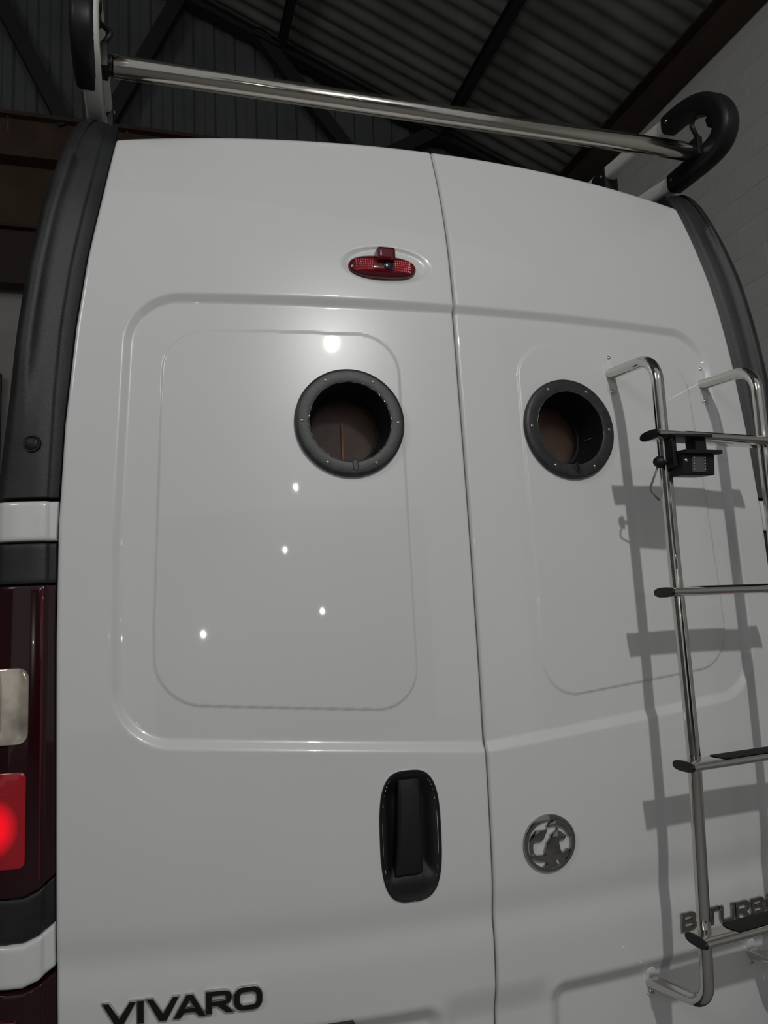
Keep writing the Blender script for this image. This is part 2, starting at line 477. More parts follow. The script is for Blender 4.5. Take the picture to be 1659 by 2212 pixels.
# boarding and channel below the truss
o = link('plywood_board', box_me((XL+.15, YF-.11, 5.02), (XW-.3, YF-.06, 5.80)), PLY)
o['label'] = 'brown plywood infill board under the rusty truss beam'; o['category'] = 'board'
o = ibeam('channel_beam', (XL+.15, YF-.17, 4.74), (XW-.3, YF-.17, 4.74), .16, .54, RUST_DARK, tf=.03)
o['label'] = 'dark brown steel lintel beam below the plywood board on the back wall'; o['category'] = 'beam'
# roller shutter in the back wall
d1 = struct(link('door_1', box_me((-4.6, YF-.10, 0), (-1.86, YF-.06, 3.72)), RUST_DARK))
slat = sweep([(0, 0, 0), (2.6, 0, 0)], [(-.035, 0), (-.025, .012), (.025, .012), (.035, 0)], up=(0, 0, 1)); slat.materials.append(STEEL_DARK)
for i in range(48):
    o = bpy.data.objects.new('slat', slat); COL.objects.link(o); o.parent = d1
    o.location = (-4.53, YF-.102, .06+i*.075)

# ------------------------------------------------------------------ the van
van = thing('van', 'white high-roof panel van seen from behind, with black corner pillars and two round portholes', 'van')
def part(name, me, material, parent=van, smooth=False, label=None):
    o = link(name, me, material, parent, smooth)
    if label: o['label'] = label
    return o
def superout(p, cx, cz, a, b, n): return (abs((p[0]-cx)/a)**n+abs((p[1]-cz)/b)**n)
HX, HZ, HA, HB = -.168, 1.0945, .0585, .1185
PORTS = ((-.249, 1.902), (.252, 1.902))
def door(side):
    zb = .50
    s = np.concatenate([[0, .0008, .0018, .003, .0048], np.linspace(.007, .792, 262), [.7955, .797, .7985, .7993, .80]])/.80
    t = np.concatenate([np.linspace(0, 1-.018/2.08, 640), 1-np.array([.0145, .011, .008, .0055, .0035, .002, .001, .0])/2.08])
    T, Sg = np.meshgrid(t, s, indexing='ij')
    z0 = zb+T*(2.57-zb)
    x = np.zeros_like(z0)
    for _ in range(3):
        xe = XE(z0)
        inner = SEAM+side*.0028
        x = inner+Sg*(side*xe-inner)
        z0 = zb+T*(ZT(x)-zb)
    z = z0
    y = Fdoor(x, z, side)
    e = 3e-4
    gx = (Fdoor(x+e, z, side)-Fdoor(x-e, z, side))/(2*e); g2 = (Fdoor(x, z+e, side)-Fdoor(x, z-e, side))/(2*e)
    N = np.stack([gx, -np.ones_like(gx), g2], -1); N /= np.linalg.norm(N, axis=-1, keepdims=True)
    nr, nc = x.shape
    V = np.stack([x, y, z], -1).reshape(-1, 3)
    idx = np.arange(nr*nc).reshape(nr, nc)
    q = np.stack([idx[:-1, :-1], idx[:-1, 1:], idx[1:, 1:], idx[1:, :-1]], -1).reshape(-1, 4)
    c = V[q].mean(1)
    keep = np.ones(len(q), bool)
    for (px, pz) in PORTS:
        sl = math.sqrt(1+(2*A2*px)**2)
        keep &= ((c[:, 0]-px)**2*sl*sl+(c[:, 2]-pz)**2) > .088**2
    if side < 0: keep &= (np.abs((c[:, 0]-HX)/(HA-.004))**3.2+np.abs((c[:, 2]-HZ)/(HB-.004))**3.2) > 1
    q = q[keep]
    if side < 0: q = q[:, ::-1]
    # returned edge: skirt running into the body
    border = np.concatenate([idx[0, :], idx[1:, -1], idx[-1, -2::-1], idx[-2:0:-1, 0]])
    sk = V[border].copy(); sk[:, 1] += .035
    nb0 = len(V); V = np.concatenate([V, sk]); nbn = len(border)
    bi = np.arange(nbn); bj = (bi+1) % nbn
    sq = np.stack([border[bj], border[bi], nb0+bi, nb0+bj], -1)
    if side < 0: sq = sq[:, ::-1]
    NN = N.reshape(-1, 3)
    faces = np.concatenate([q, sq])
    me = bpy.data.meshes.new('rear_door')
    me.vertices.add(len(V)); me.vertices.foreach_set('co', V.ravel())
    me.loops.add(faces.size); me.loops.foreach_set('vertex_index', faces.ravel().astype(np.int32))
    me.polygons.add(len(faces)); me.polygons.foreach_set('loop_start', (np.arange(len(faces))*4).astype(np.int32))
    me.update(calc_edges=True)
    me.polygons.foreach_set('use_smooth', np.ones(len(faces), bool))
    skn = np.zeros_like(sk); cen = np.array([side*.4, 0, 1.55])
    for k in range(nbn):
        a_, b_ = sk[(k-1) % nbn], sk[(k+1) % nbn]
        tt = b_-a_; nn = np.array([tt[2], 0, -tt[0]]); nn /= (np.linalg.norm(nn)+1e-9)
        if nn @ (sk[k]-cen) < 0: nn = -nn
        skn[k] = nn
    ALL = np.concatenate([NN, skn])
    me.normals_split_custom_set_from_vertices(ALL.tolist())
    return me
dl = part('rear_door', door(-1), WHITE, van, False, 'wide left rear door, white, with porthole and black handle')
dr = part('rear_door', door(1), WHITE, van, False, 'right rear door, white, behind the ladder')
# rubber behind the seam
vs = []; zs = np.linspace(.5, 2.58, 60)
for z in zs:
    y = float(base(0, z)+relief(np.array(SEAM), z))+.012
    vs += [(SEAM-.02, y, z), (SEAM+.02, y, z), (SEAM+.02, y+.02, z), (SEAM-.02, y+.02, z)]
fs = [(4*i+j, 4*i+(j+1) % 4, 4*i+4+(j+1) % 4, 4*i+4+j) for i in range(59) for j in range(4)]
part('seam_seal', pydata(vs, fs), GREY_SEAL)

def ring_pts(n): return [2*PI*i/n for i in range(n)]
# portholes
def porthole(px, pz, tilt, lab):
    fr = frame_at(px, pz, -.0015)
    prof = [(.0845, -.006), (.0845, .004), (.0855, .0055), (.0875, .0060), (.106, .0058), (.1095, .0050), (.1125, .0030), (.1135, -.004)]
    fl = part('porthole', lathe(prof, 96, fr), BLACK_FLANGE, van, math.radians(35), lab)
    tb = [(.0850, .0045), (.0832, .0035), (.0826, -.002), (.0815, -.006), (.0775, -.060), (.0745, -.078), (.0700, -.079), (.0700, -.083)]
    part('inner_tube', lathe(tb, 96, fr), BLACK_PL, fl, math.radians(30))
    # bead of sealant, slightly uneven
    path = []
    for a in ring_pts(120):
        r = .0848+.0006*math.sin(a*17)+.0005*math.sin(a*41+1)
        path.append(fr @ Vector((r*math.cos(a), r*math.sin(a), .0050+.0005*math.sin(29*a))))
    n = len(path); vs = []; fs = []
    ax = fr.to_3x3() @ Vector((0, 0, 1)); cen = fr @ Vector((0, 0, 0))
    for p in path:
        d = (p-cen); d = (d-ax*d.dot(ax)).normalized()
        for (u, v) in circle(.0011, 8): vs.append(p+d*u+ax*v)
    for i in range(n):
        for j in range(8): fs.append((i*8+j, i*8+(j+1) % 8, ((i+1) % n)*8+(j+1) % 8, ((i+1) % n)*8+j))
    part('sealant_bead', pydata(vs, fs), BEAD, fl, True)
    part('glass_pane', lathe([(0, -.072), (.0752, -.072), (.0752, -.075), (0, -.075)], 64, fr), GLASS, fl)
    part('interior_board', lathe([(0, -.105), (.085, -.105), (.085, -.11), (0, -.11)], 48, fr), BROWN_INT, fl)
    me = box_me((-.0018, -.084, -.1045), (.0018, .030, -.0995), .0008); me.transform(fr)
    if px > 0:
        bpy.data.meshes.remove(me)
        me = box_me((-.012, -.0006, -.0006), (.012, .0006, .0006)); me.transform(fr @ Matrix.Translation((.076, -.010, -.045)) @ Matrix.Rotation(PI/2, 4, 'Y') @ Matrix.Rotation(.3, 4, 'X'))
    part('interior_strip', me, ORANGE, fl)
    me = lathe([(.0853, -.078), (.0853, -.112), (.0845, -.112), (.0845, -.078)], 48, fr); part('inner_sleeve', me, BLACK_PL, fl)
    for k in range(6):
        a = k*PI/3+tilt
        f2 = fr @ Matrix.Translation((.099*math.cos(a), .099*math.sin(a), .0058))
        bm = bmesh.new()
        me = lathe([(0, .0022), (.0018, .0021), (.0034, .0014), (.0041, 0), (.0041, -.002)], 16, f2)
        sc = part('screw', me, SCREW, fl, math.radians(60))
        me = bpy.data.meshes.new('x'); bm = bmesh.new()
        add_box(bm, (-.0022, -.0004, .0018), (.0022, .0004, .0024)); add_box(bm, (-.0004, -.0022, .0018), (.0004, .0022, .0024))
        bm.to_mesh(me); bm.free(); me.transform(f2)
        sc.data.materials.append(FACE_BLACK)
        bm = bmesh.new(); bm.from_mesh(sc.data); n0 = len(bm.faces); bm.from_mesh(me); bm.faces.ensure_lookup_table()
        for f_ in bm.faces[n0:]: f_.material_index = 1
        bm.to_mesh(sc.data); bm.free(); bpy.data.meshes.remove(me)
    # drain slot at the bottom of the flange
    a = -PI/2+.06
    f2 = fr @ Matrix.Rotation(a+PI/2, 4, 'Z')
    vs = [Vector((u, v-.0905, .0062)) for u, v in rrect(.0085, .020, .0042, 6)]
    top = [f2 @ v for v in vs]; bot = [f2 @ (v-Vector((0, 0, .002))) for v in vs]
    k = len(vs)
    me = pydata(top+bot, [tuple(range(k))]+[(i, k+i, k+(i+1) % k, (i+1) % k) for i in range(k)])
    part('drain_slot', me, FACE_BLACK, fl)
    path = [f2 @ Vector((u, v-.0905, .0066)) for u, v in rrect(.0105, .022, .0052, 6)]
    path.append(path[0])
    part('drain_rim', sweep(path, circle(.0008, 6), caps=False), BLACK_FLANGE, fl, True)
porthole(*PORTS[0], -.014, 'round black porthole on the left door')
porthole(*PORTS[1], -.002, 'round black porthole on the right door')

# door handle
hr = []; nA = 72; rings = [1.0, .985, .965, .93, .86, .76, .64, .5, .35, .2, .08]
vs = []; fs = []
for ri, q in enumerate(rings):
    for (u, v) in sellipse(HA*q, HB*q, 3.2, nA):
        X = HX+u; Z = HZ+v
        rim = .0022 if ri < 2 else (.0015 if ri == 2 else 0)
        # scooped bowl over the upper three quarters, flat pad at the foot
        bowl = 0.0
        if ri > 2:
            w = max(0.0, 1-abs(u/(HA*.80))**2.4)*max(0.0, min(1.0, (v+.066+.02*abs(u/HA))/.020))*max(0.0, min(1.0, (.103-v)/.03))
            bowl = -.020*min(1.0, w*1.7)
        vs.append((X, float(base(X, Z)+relief(np.array(X), Z))-rim-bowl, Z))
for r_ in range(len(rings)-1):
    for j in range(nA):
        j2 = (j+1) % nA
        fs.append((r_*nA+j, r_*nA+j2, (r_+1)*nA+j2, (r_+1)*nA+j))
fs.append(tuple((len(rings)-1)*nA+j for j in range(nA)))
hd = part('door_handle', pydata(vs, fs), BLACK_HANDLE, van, True, 'black recessed door handle with upright grip')
for pth, rad, mt, nm in ((1.018, .0011, WHITE_TRIM, 'handle_seal'), (1.0, .0022, BLACK_HANDLE, 'handle_rim')):
    path = []
    for (u, v) in sellipse(HA*pth, HB*pth, 3.2, 96):
        X, Z = HX+u, HZ+v
        path.append((X, float(base(X, Z)+relief(np.array(X), Z))-.0008, Z))
    path.append(path[0])
    part(nm, sweep(path, circle(rad, 8), caps=False), mt, hd, True)
gv = []
gz_ = np.linspace(-.068, .104, 22)
for zz in gz_:
    t = (zz+.068)/.172
    w = .0265-.006*t
    hgt = .010*math.sin(PI*min(1, max(0, t*.92+.04)))**.5+.002
    X0 = HX-.006+.006*t
    Z = HZ+zz
    y0 = float(base(X0, Z))
    sec = [(-w, .006), (-w, -hgt*.55), (-w*.80, -hgt*.92), (-w*.3, -hgt*1.05), (w*.3, -hgt*1.05), (w*.80, -hgt*.92), (w, -hgt*.55), (w, .006)]
    for a, b in sec: gv.append((X0+a, y0+b, Z))
k = 8
fs = [(i*k+j, i*k+(j+1) % k, (i+1)*k+(j+1) % k, (i+1)*k+j) for i in range(21) for j in range(k)]
fs += [tuple(reversed(range(k))), tuple(21*k+j for j in range(k))]
part('handle_grip', pydata(gv, fs), BLACK_HANDLE, hd, math.radians(28))

# flat shapes laid on the door surface (badge, letters)
def shape_mesh(loops, extrude, bevel=0.0, offset=0.0):
    cu = bpy.data.curves.new('c', 'CURVE'); cu.dimensions = '2D'; cu.fill_mode = 'BOTH'
    for lp in loops:
        sp = cu.splines.new('POLY'); sp.points.add(len(lp)-1)
        for i, (a, b) in enumerate(lp): sp.points[i].co = (a, b, 0, 1)
        sp.use_cyclic_u = True
    cu.extrude = extrude/2; cu.bevel_depth = bevel; cu.bevel_resolution = 1; cu.offset = offset
    o = bpy.data.objects.new('c', cu); COL.objects.link(o)
    dg = bpy.context.evaluated_depsgraph_get(); dg.update()
    me = bpy.data.meshes.new_from_object(o.evaluated_get(dg))
    bpy.data.objects.remove(o); bpy.data.curves.remove(cu)
    bm = bmesh.new(); bm.from_mesh(me); bmesh.ops.remove_doubles(bm, verts=bm.verts, dist=1e-6); bm.to_mesh(me); bm.free()
    return me
def lay(me, cx, cz, rise=0.0, shear=0.0):
    co = np.empty(len(me.vertices)*3); me.vertices.foreach_get('co', co); co = co.reshape(-1, 3)
    u, v, w = co[:, 0].copy(), co[:, 1].copy(), co[:, 2].copy()
    X = cx+u; Z = cz+v+shear*u
    Yv = base(X, Z)+relief(X, Z)
    co = np.stack([X, Yv-w-rise, Z], -1)
    me.vertices.foreach_set('co', co.ravel()); me.update()
    return me
def circ2(cx, cy, rx, ry, n=64, a0=0, a1=2*PI): return [(cx+rx*math.cos(a0+(a1-a0)*i/n), cy+ry*math.sin(a0+(a1-a0)*i/n)) for i in range(n)]
ex, ez = .119, 1.048
em = lay(shape_mesh([circ2(0, 0, .0575, .0545), circ2(-.0010, -.0020, .0480, .0452)], .006, .0012, -.0012), ex, ez, .0035)
emb = part('emblem', em, DARK_CHROME, van, math.radians(40), 'round chrome griffin badge on the right door')
GRIF = [(.0182, .0282), (.0194, .0217), (.0248, .021), (.031, .0156), (.0362, .0122), (.0364, .0076), (.0334, .0034), (.029, .0022), (.0263, .0036), (.0215, .0026), (.0207, -.0014), (.0217, -.0107), (.0254, -.0204), (.0275, -.022), (.0378, -.0137), (.0430, -.0172), (.0400, -.0275), (.0321, -.0380), (.0218, -.0464), (.0097, -.0480), (-.001, -.0490), (-.0209, -.0455), (-.0121, -.040), (-.0078, -.0392), (-.0118, -.0345), (-.0117, -.0327), (-.0222, -.0327), (-.0346, -.0279), (-.0428, -.025), (-.0466, -.0182), (-.0412, -.0144), (-.0330, -.019), (-.0110, -.0206), (-.0139, -.0152), (-.0113, -.0082), (-.0076, .0004), (.0005, .0103), (.003, .0164), (.013, .0215)]
GAP = [(.0137, -.0279), (.0213, -.0363), (.0175, -.0458), (.0126, -.0369)]
part('griffin', lay(shape_mesh([GRIF, GAP[::-1]], .006, .0006, -.0012), ex, ez, .0040), DARK_CHROME, emb, math.radians(40))
FLAG = [(-.0049, .0269), (-.0045, .0251), (-.0135, .0084), (-.0179, .0058), (-.0359, .0048), (-.0378, -.004), (-.0368, -.0130), (-.0325, -.0190), (-.0400, -.0215), (-.0435, -.0132), (-.0452, -.0020), (-.0450, .0080), (-.0400, .0175), (-.0303, .0268)]
part('flag', lay(shape_mesh([FLAG], .006, .0006, -.0012), ex, ez, .0038), DARK_CHROME, emb, math.radians(40))
CLAW = [(-.0073, .0313), (-.001, .0379), (.01, .0421), (.0208, .0422), (.0313, .0377), (.0395, .0293), (.0450, .0177), (.0450, .0045), (.0407, .0120), (.0358, .0204), (.0286, .0268), (.0179, .0305), (.0072, .0318), (-.0014, .0305)]
part('claw_arc', lay(shape_mesh([CLAW], .006, .0006, -.0012), ex, ez, .0038), DARK_CHROME, emb, math.radians(40))

def rr2(x0, y0, x1, y1, r, n=5, only=None):
    out = []
    for i, (cx, cy, a0) in enumerate(((x1-r, y1-r, 0), (x0+r, y1-r, PI/2), (x0+r, y0+r, PI), (x1-r, y0+r, 1.5*PI))):
        if only is not None and i not in only:
            out.append(((x1, y1), (x0, y1), (x0, y0), (x1, y0))[i]); continue
        for k in range(n+1):
            a = a0+PI/2*k/n; out.append((cx+r*math.cos(a), cy+r*math.sin(a)))
    return out
# glyphs on a w x 1 cell, stroke s (fractions of the height)
def glyph(ch, w, s):
    if ch == 'V': return [[(0, 1), (s*1.12, 1), (w/2, s*1.25), (w-s*1.12, 1), (w, 1), (w/2+s*.66, 0), (w/2-s*.66, 0)]]
    if ch == 'I': return [[(0, 0), (s*1.15, 0), (s*1.15, 1), (0, 1)]]
    if ch == 'A': return [[(0, 0), (s*1.15, 0), (s*1.15+.14*w, .22), (w-s*1.15-.14*w, .22), (w-s*1.15, 0), (w, 0), (w/2+s*.62, 1), (w/2-s*.62, 1)],
                          [(w/2-.155*w, .40), (w/2, .76), (w/2+.155*w, .40)][::-1]]
    if ch == 'R': return [[(0, 0), (s, 0), (s, .34), (w*.42, .34), (w-s*1.3, 0), (w, 0), (w*.70, .37), (w*.86, .44), (w*.93, .56), (w*.95, .72), (w*.90, .88), (w*.80, .97), (w*.68, 1), (0, 1)],
                          rr2(s, .34+s*.85, w*.93-s, 1-s*.85, .09, 4, (0, 3))[::-1]]
    if ch == 'O': return [rr2(0, 0, w, 1, .40, 8), rr2(s*1.05, s*.85, w-s*1.05, 1-s*.85, .20, 6)[::-1]]
    if ch == 'B': return [[(0, 0), (w*.78, 0), (w*.92, .06), (w, .18), (w, .36), (w*.90, .50), (w*.97, .62), (w*.97, .82), (w*.88, .95), (w*.74, 1), (0, 1)],
                          rr2(s, s*.8, w-s, .44, .07, 3, (0, 3))[::-1], rr2(s, .58, w-s*1.1, 1-s*.8, .07, 3, (0, 3))[::-1]]
    if ch == 'T': return [[(w/2-s/2, 0), (w/2+s/2, 0), (w/2+s/2, 1-s*.9), (w, 1-s*.9), (w, 1), (0, 1), (0, 1-s*.9), (w/2-s/2, 1-s*.9)]]
    if ch == 'U':
        outr = [(w, 1), (w-s, 1)]+[(w-s-.15+.15*math.cos(a), s*.85+.15+.15*math.sin(a)) for a in [-i*PI/2/5 for i in range(6)]]
        outr += [(s+.15+.15*math.cos(a), s*.85+.15+.15*math.sin(a)) for a in [-PI/2-i*PI/2/5 for i in range(6)]]+[(s, 1), (0, 1)]
        outr += [(.33+.33*math.cos(a), .33+.33*math.sin(a)) for a in [PI+i*PI/2/6 for i in range(7)]]+[(w-.33+.33*math.cos(a), .33+.33*math.sin(a)) for a in [1.5*PI+i*PI/2/6 for i in range(7)]]
        return [outr]
def letters(spec, s, rise, two_tone):
    for (ch, x0, x1, zb, h) in spec:
        w = (x1-x0)/h
        loops = [[(a*h, b*h) for a, b in lp] for lp in glyph(ch, w, s)]
        base_ = lay(shape_mesh(loops, .0052, .0014 if two_tone else .0010, 0), x0, zb, .003)
        o = part('letter', base_, SATIN if two_tone else DARK_CHROME, van, math.radians(40), 'raised %s letter %s' % ('black and chrome' if two_tone else 'chrome', ch))
        f = lay(shape_mesh(loops, .0008, 0, 0), x0, zb, .0068)
        part('letter_face', f, FACE_BLACK if two_tone else DARK_CHROME, o, False)
h1 = .0375
letters([('V', -.7225, -.6668, .8235, h1), ('I', -.6645, -.6500, .8240, h1), ('V', -.6485, -.5945, .8248, h1), ('A', -.6033, -.5490, .8255, h1), ('R', -.5480, -.5016, .8265, h1), ('O', -.5003, -.4510, .8262, h1+.001)], .245, 0, True)
h2 = .0355
letters([('B', .4300, .4690, .8235, h2), ('I', .4760, .4880, .8225, h2), ('T', .4930, .5330, .8215, h2), ('U', .5375, .5790, .8198, h2), ('R', .5835, .6270, .8185, h2), ('B', .6310, .6720, .8170, h2), ('O', .6780, .7250, .8160, h2)], .215, 0, False)

# high-level brake light with small camera hood
LX, LZ = -.160, 2.2485
def on(x, z, out=0.0): return (x, float(base(x, z)+relief(np.array(x), z))-out, z)
vs = []; fs = []; rings = [1.0, .99, .95, .88, .76, .6, .4, .2]
for q in rings:
    hgt = .004+.017*(1-q**2.6)**.5
    for (u, v) in sellipse(.0745*q, .0265*q, 2.5, 64): vs.append(on(LX+u, LZ+v, hgt if q < 1 else -.002))
for r_ in range(len(rings)-1):
    for j in range(64): fs.append((r_*64+j, r_*64+(j+1) % 64, (r_+1)*64+(j+1) % 64, (r_+1)*64+j))
fs.append(tuple((len(rings)-1)*64+j for j in range(64)))
bl = part('brake_light', pydata(vs, fs), RED_MID, van, True, 'red high-level brake light set in the left door')
for sx in (-1, 1):
    for i in range(8):
        for j in range(5):
            cx_ = LX+sx*.042+(i-3.5)*.0048; cz_ = LZ-.001+(j-2)*.0052
            q = (abs((cx_-LX)/.0745)**2.6+abs((cz_-LZ)/.0265)**2.6)**(1/2.6)
            if q > .86: continue
            hh = .004+.017*(1-q**2.6)**.5
            me = lathe([(0, .0008), (.0028, .0004), (.0033, -.001)], 4, None, PI/4)
            c = on(cx_, cz_, hh)
            me.transform(Matrix.Translation(c) @ Matrix.Rotation(PI/2, 4, 'X'))
            part('lens_cell', me, RED_LENS, bl)
bm = bmesh.new(); add_box(bm, (-.0205, -.034, -.004), (.0205, .0, .026), .010, 4)
me = bm_to(bm); me.transform(Matrix.Translation(on(LX+.003, LZ+.010, -.002)))
part('lens_hood', me, RED_MID, bl, math.radians(40))
me = lathe([(0, .002), (.0078, .0018), (.0105, .0006), (.0110, -.004)], 32); me.transform(Matrix.Translation(on(LX+.008, LZ-.003, .0215)) @ Matrix.Rotation(PI/2, 4, 'X'))
part('camera_lens', me, BLACK_GLOSS, bl, True)

# plate lamp below the left badge recess
me = box_me((-.44, .022, .745), (-.286, .05, .779), .003)
part('plate_lamp', me, PLATE, van, False, 'dark number plate lamp bar')

# corner pillars, taken down each side of the doors
zr = np.array([.5, 1.76, 1.96, 2.10, 2.22, 2.36, 2.45, 2.53, 2.59, 2.612])
xr_ = np.array([.826, .826, .818, .808, .793, .769, .752, .740, .730, .726])
xo_ = np.array([.925, .918, .898, .886, .872, .850, .830, .812, .795, .785])
def corner_section(z, side, x_in=None, proud=0.0, step=.006):
    xi = float(XE(z))+.003; xr = float(np.interp(z, zr, xr_)); xo = float(np.interp(z, zr, xo_))
    yi = float(base(xi, z)); yr = float(base(xr, z))
    yo = yr+.012-.024*min(1, max(0, (z-1.8)/.25))
    pts = [(xi, yi+.045), (xi, yi+.010), (xi+.0015, yi+.0065), (xr-.006, yr+.0035-proud), (xr-.002, yr-.0005-proud), (xr+.003, yr-.0025-proud),
           (xr+(xo-xr)*.30, yr-.0025+(yo-yr)*.22-proud), (xr+(xo-xr)*.55, yr-.0025+(yo-yr)*.5-proud), (xo-.034, yr-.0025+(yo-yr)*.72-proud), (xo-.020, yo-.001-proud), (xo-.009, yo+.006), (xo, yo+.026), (xo+.004, yo+.07), (xo+.012, yo+.16), (xo+.012, yo+.17), (xi, yo+.17)]
    return [(side*a, b, z) for a, b in pts]
def corner_mesh(zlist, side, fn=None, proud=0.0, soft=.004):
    vs = []; k = None
    zl = list(zlist)
    for i, z in enumerate(zl):
        sec = corner_section(z, side, proud=proud)
        if fn: sec = [fn(p, z, i) for p in sec]
        vs += sec; k = len(sec)
    fs = []
    for i in range(len(zl)-1):
        for j in range(k): fs.append((i*k+j, i*k+(j+1) % k, (i+1)*k+(j+1) % k, (i+1)*k+j))
    fs.append(tuple(range(k))); fs.append(tuple((len(zl)-1)*k+j for j in reversed(range(k))))
    me = pydata(vs, fs); bm = bmesh.new(); bm.from_mesh(me); bpy.data.meshes.remove(me)
    bmesh.ops.triangulate(bm, faces=[f for f in bm.faces if len(f.verts) > 4])
    return bm_to(bm)
def band(side, z0, z1, name, material, inset=.003, proud=0.0, slant=0.0, slant_top=0.0, label=None, parent=van):
    """a slice of the corner between two heights, with softened top and bottom edges; slant raises the inner end"""
    zz = [z0+.0005, z0+.002, z0+.006]+list(np.linspace(z0+.012, z1-.012, max(3, int((z1-z0)/.05)+2)))+[z1-.006, z1-.002, z1-.0005]
    pr = [-.007, -.0025, -.0005]; 
    def fn(p, z, i):
        d = min(z-z0, z1-z)
        ins = inset*(1-math.sqrt(max(0, 1-(1-min(1, d/.006))**2)))
        t = (z-z0)/(z1-z0)
        ax = abs(p[0]); k = max(0.0, min(1.0, (.842-ax)/.042))
        return (p[0], p[1]+ins*1.6-proud, p[2]+k*(slant*(1-t)+slant_top*t))
    me = corner_mesh(zz, side, fn)
    return part(name, me, material, parent, math.radians(40), label)
for side in (-1, 1):
    # black pillar with a domed top
    zl = list(np.linspace(1.760, 2.45, 22))+[2.48, 2.51, 2.54, 2.565, 2.583, 2.595, 2.603, 2.609, 2.612]
    def dome(p, z, i):
        t = min(1.0, max(0.0, (z-2.548)/.066))
        bulge = .0 if t <= 0 else (1-math.sqrt(max(0, 1-t*t)))
        xr = float(np.interp(z, zr, xr_))*side
        x = p[0]+(xr-p[0])*bulge*.35
        y = p[1]+bulge*.022
        return (x, min(y, .40), z)
    pl = part('corner_pillar', corner_mesh(zl, side, dome), BLACK_TEX, van, math.radians(88), 'black textured corner pillar on the %s' % ('left' if side < 0 else 'right'))
    # round blanking plug near the foot
    f = frame_at(side*.852, 1.862, .0098)
    part('blanking_plug', lathe([(0, .0012), (.0105, .0012), (.0118, .0002), (.0125, -.0006), (.0138, .0012), (.0160, .0014), (.0175, -.004)], 40, f), BLACK_PL, pl, math.radians(40))
    sd = 'left' if side < 0 else 'right'
    band(side, 1.676, 1.752, 'body_band', WHITE_TRIM, .004, .003, label='white body-colour band above the tail light, %s' % sd)
    band(side, 1.597, 1.672, 'pillar_cap', BLACK_TEX, .002, 0, label='black cap above the tail light, %s' % sd)
    tl = band(side, 1.050, 1.594, 'tail_light', RED_DARK, .002, .001, slant=.035, label='tall dark red tail light on the %s corner' % sd)
    # lenses sit proud of the dark red body
    def lens(x0, x1, z0, z1, nm, material, out, r=.016, lab=None, par=tl):
        W_, H_ = x1-x0, z1-z0
        o2 = rrect(W_, H_, r, 5)
        def P2(u, v, h):
            X = side*(x0+W_/2+u); Z = z0+H_/2+v
            ax = abs(X)
            yb = float(np.interp(ax, [.826, .859, .894, .905, .917, .925, .93], [0, .001, .004, .0085, .0175, .035, .05]))+float(base(.826, Z))-.0035
            return (X, yb-h, Z)
        vs = []; k = len(o2)
        for sc, h in ((1.0, -.003), (1.0, out*.5), (.985, out*.9), (.95, out), (.85, out), (.6, out), (.3, out)):
            for (u, v) in o2: vs.append(P2(u*sc if sc > .9 else u*sc, v*sc, h))
        n_ = 7; fs = [(i*k+j, i*k+(j+1) % k, (i+1)*k+(j+1) % k, (i+1)*k+j) for i in range(n_-1) for j in range(k)]
        fs.append(tuple((n_-1)*k+j for j in range(k)))
        me = pydata(vs, fs); bm = bmesh.new(); bm.from_mesh(me)
        return part(nm, bm_to(bm), material, par, math.radians(40), lab)
    lens(.850, .917, 1.311, 1.445, 'reverse_lens', CLEAR_LENS, .003, .018, 'clear reversing lens')
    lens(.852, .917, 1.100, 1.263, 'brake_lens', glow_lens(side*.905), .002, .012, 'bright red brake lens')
    # red edge strip along the ridge
    path = [(side*.829, float(base(.829, z))-.0045, z) for z in np.linspace(1.07, 1.585, 24)]
    part('lens_edge', sweep(path, circle(.0018, 8)), RED_MID, tl, True)
    band(side, .974, 1.047, 'pillar_foot', BLACK_TEX, .002, 0, slant=.032, slant_top=.035, label='black trim below the tail light, %s' % sd)
    band(side, .898, .971, 'lower_body_band', WHITE_TRIM, .005, .003, slant=.030, slant_top=.032, label='white body-colour band below the tail light, %s' % sd)
    lo = band(side, .50, .889, 'lower_lamp', RED_DARK, .002, 0, slant_top=.030, label='dark red lower lamp, %s' % sd)
    lens(.862, .917, .74, .845, 'reflector', RED_LENS, .002, .008, 'red reflector', lo)

# body behind: sides, roof, bonnet
def body_section(y, h, hw, zb=.36):
    p = []
    prof = [(hw-.02, zb), (hw+.035, zb+.1), (hw+.045, .9), (hw+.03, 1.5), (hw-.0, 1.9), (hw-.05, 2.25), (hw-.13, 2.47), (hw-.24, 2.53), (hw*.5, 2.545), (0, 2.555)]
    pts = [(x, z if z < 1 else 1+(z-1)*(h-1)/(2.555-1)) for x, z in prof]
    return [(-x, y, z) for x, z in pts]+[(x, y, z) for x, z in reversed(pts[:-1])]
secs = [body_section(.215, 2.545, .905), body_section(.35, 2.555, .915), body_section(2.0, 2.555, .925), body_section(3.2, 2.54, .92), body_section(3.9, 2.35, .90), body_section(4.3, 1.75, .88), body_section(4.6, 1.32, .86), body_section(5.0, 1.18, .80), body_section(5.12, 1.05, .74)]
k = len(secs[0]); vs = [p for s_ in secs for p in s_]
fs = [(i*k+j, (i+1)*k+j, (i+1)*k+(j+1) % k, i*k+(j+1) % k) for i in range(len(secs)-1) for j in range(k)]
fs += [tuple(range(k)), tuple((len(secs)-1)*k+j for j in reversed(range(k)))]
part('body_shell', pydata(vs, fs), WHITE_TRIM, van, math.radians(35))
bm = bmesh.new(); add_box(bm, (-.93, -.02, .34), (.93, .35, .495), .03, 3)
part('rear_bumper', bm_to(bm), BLACK_TEX, van, True)
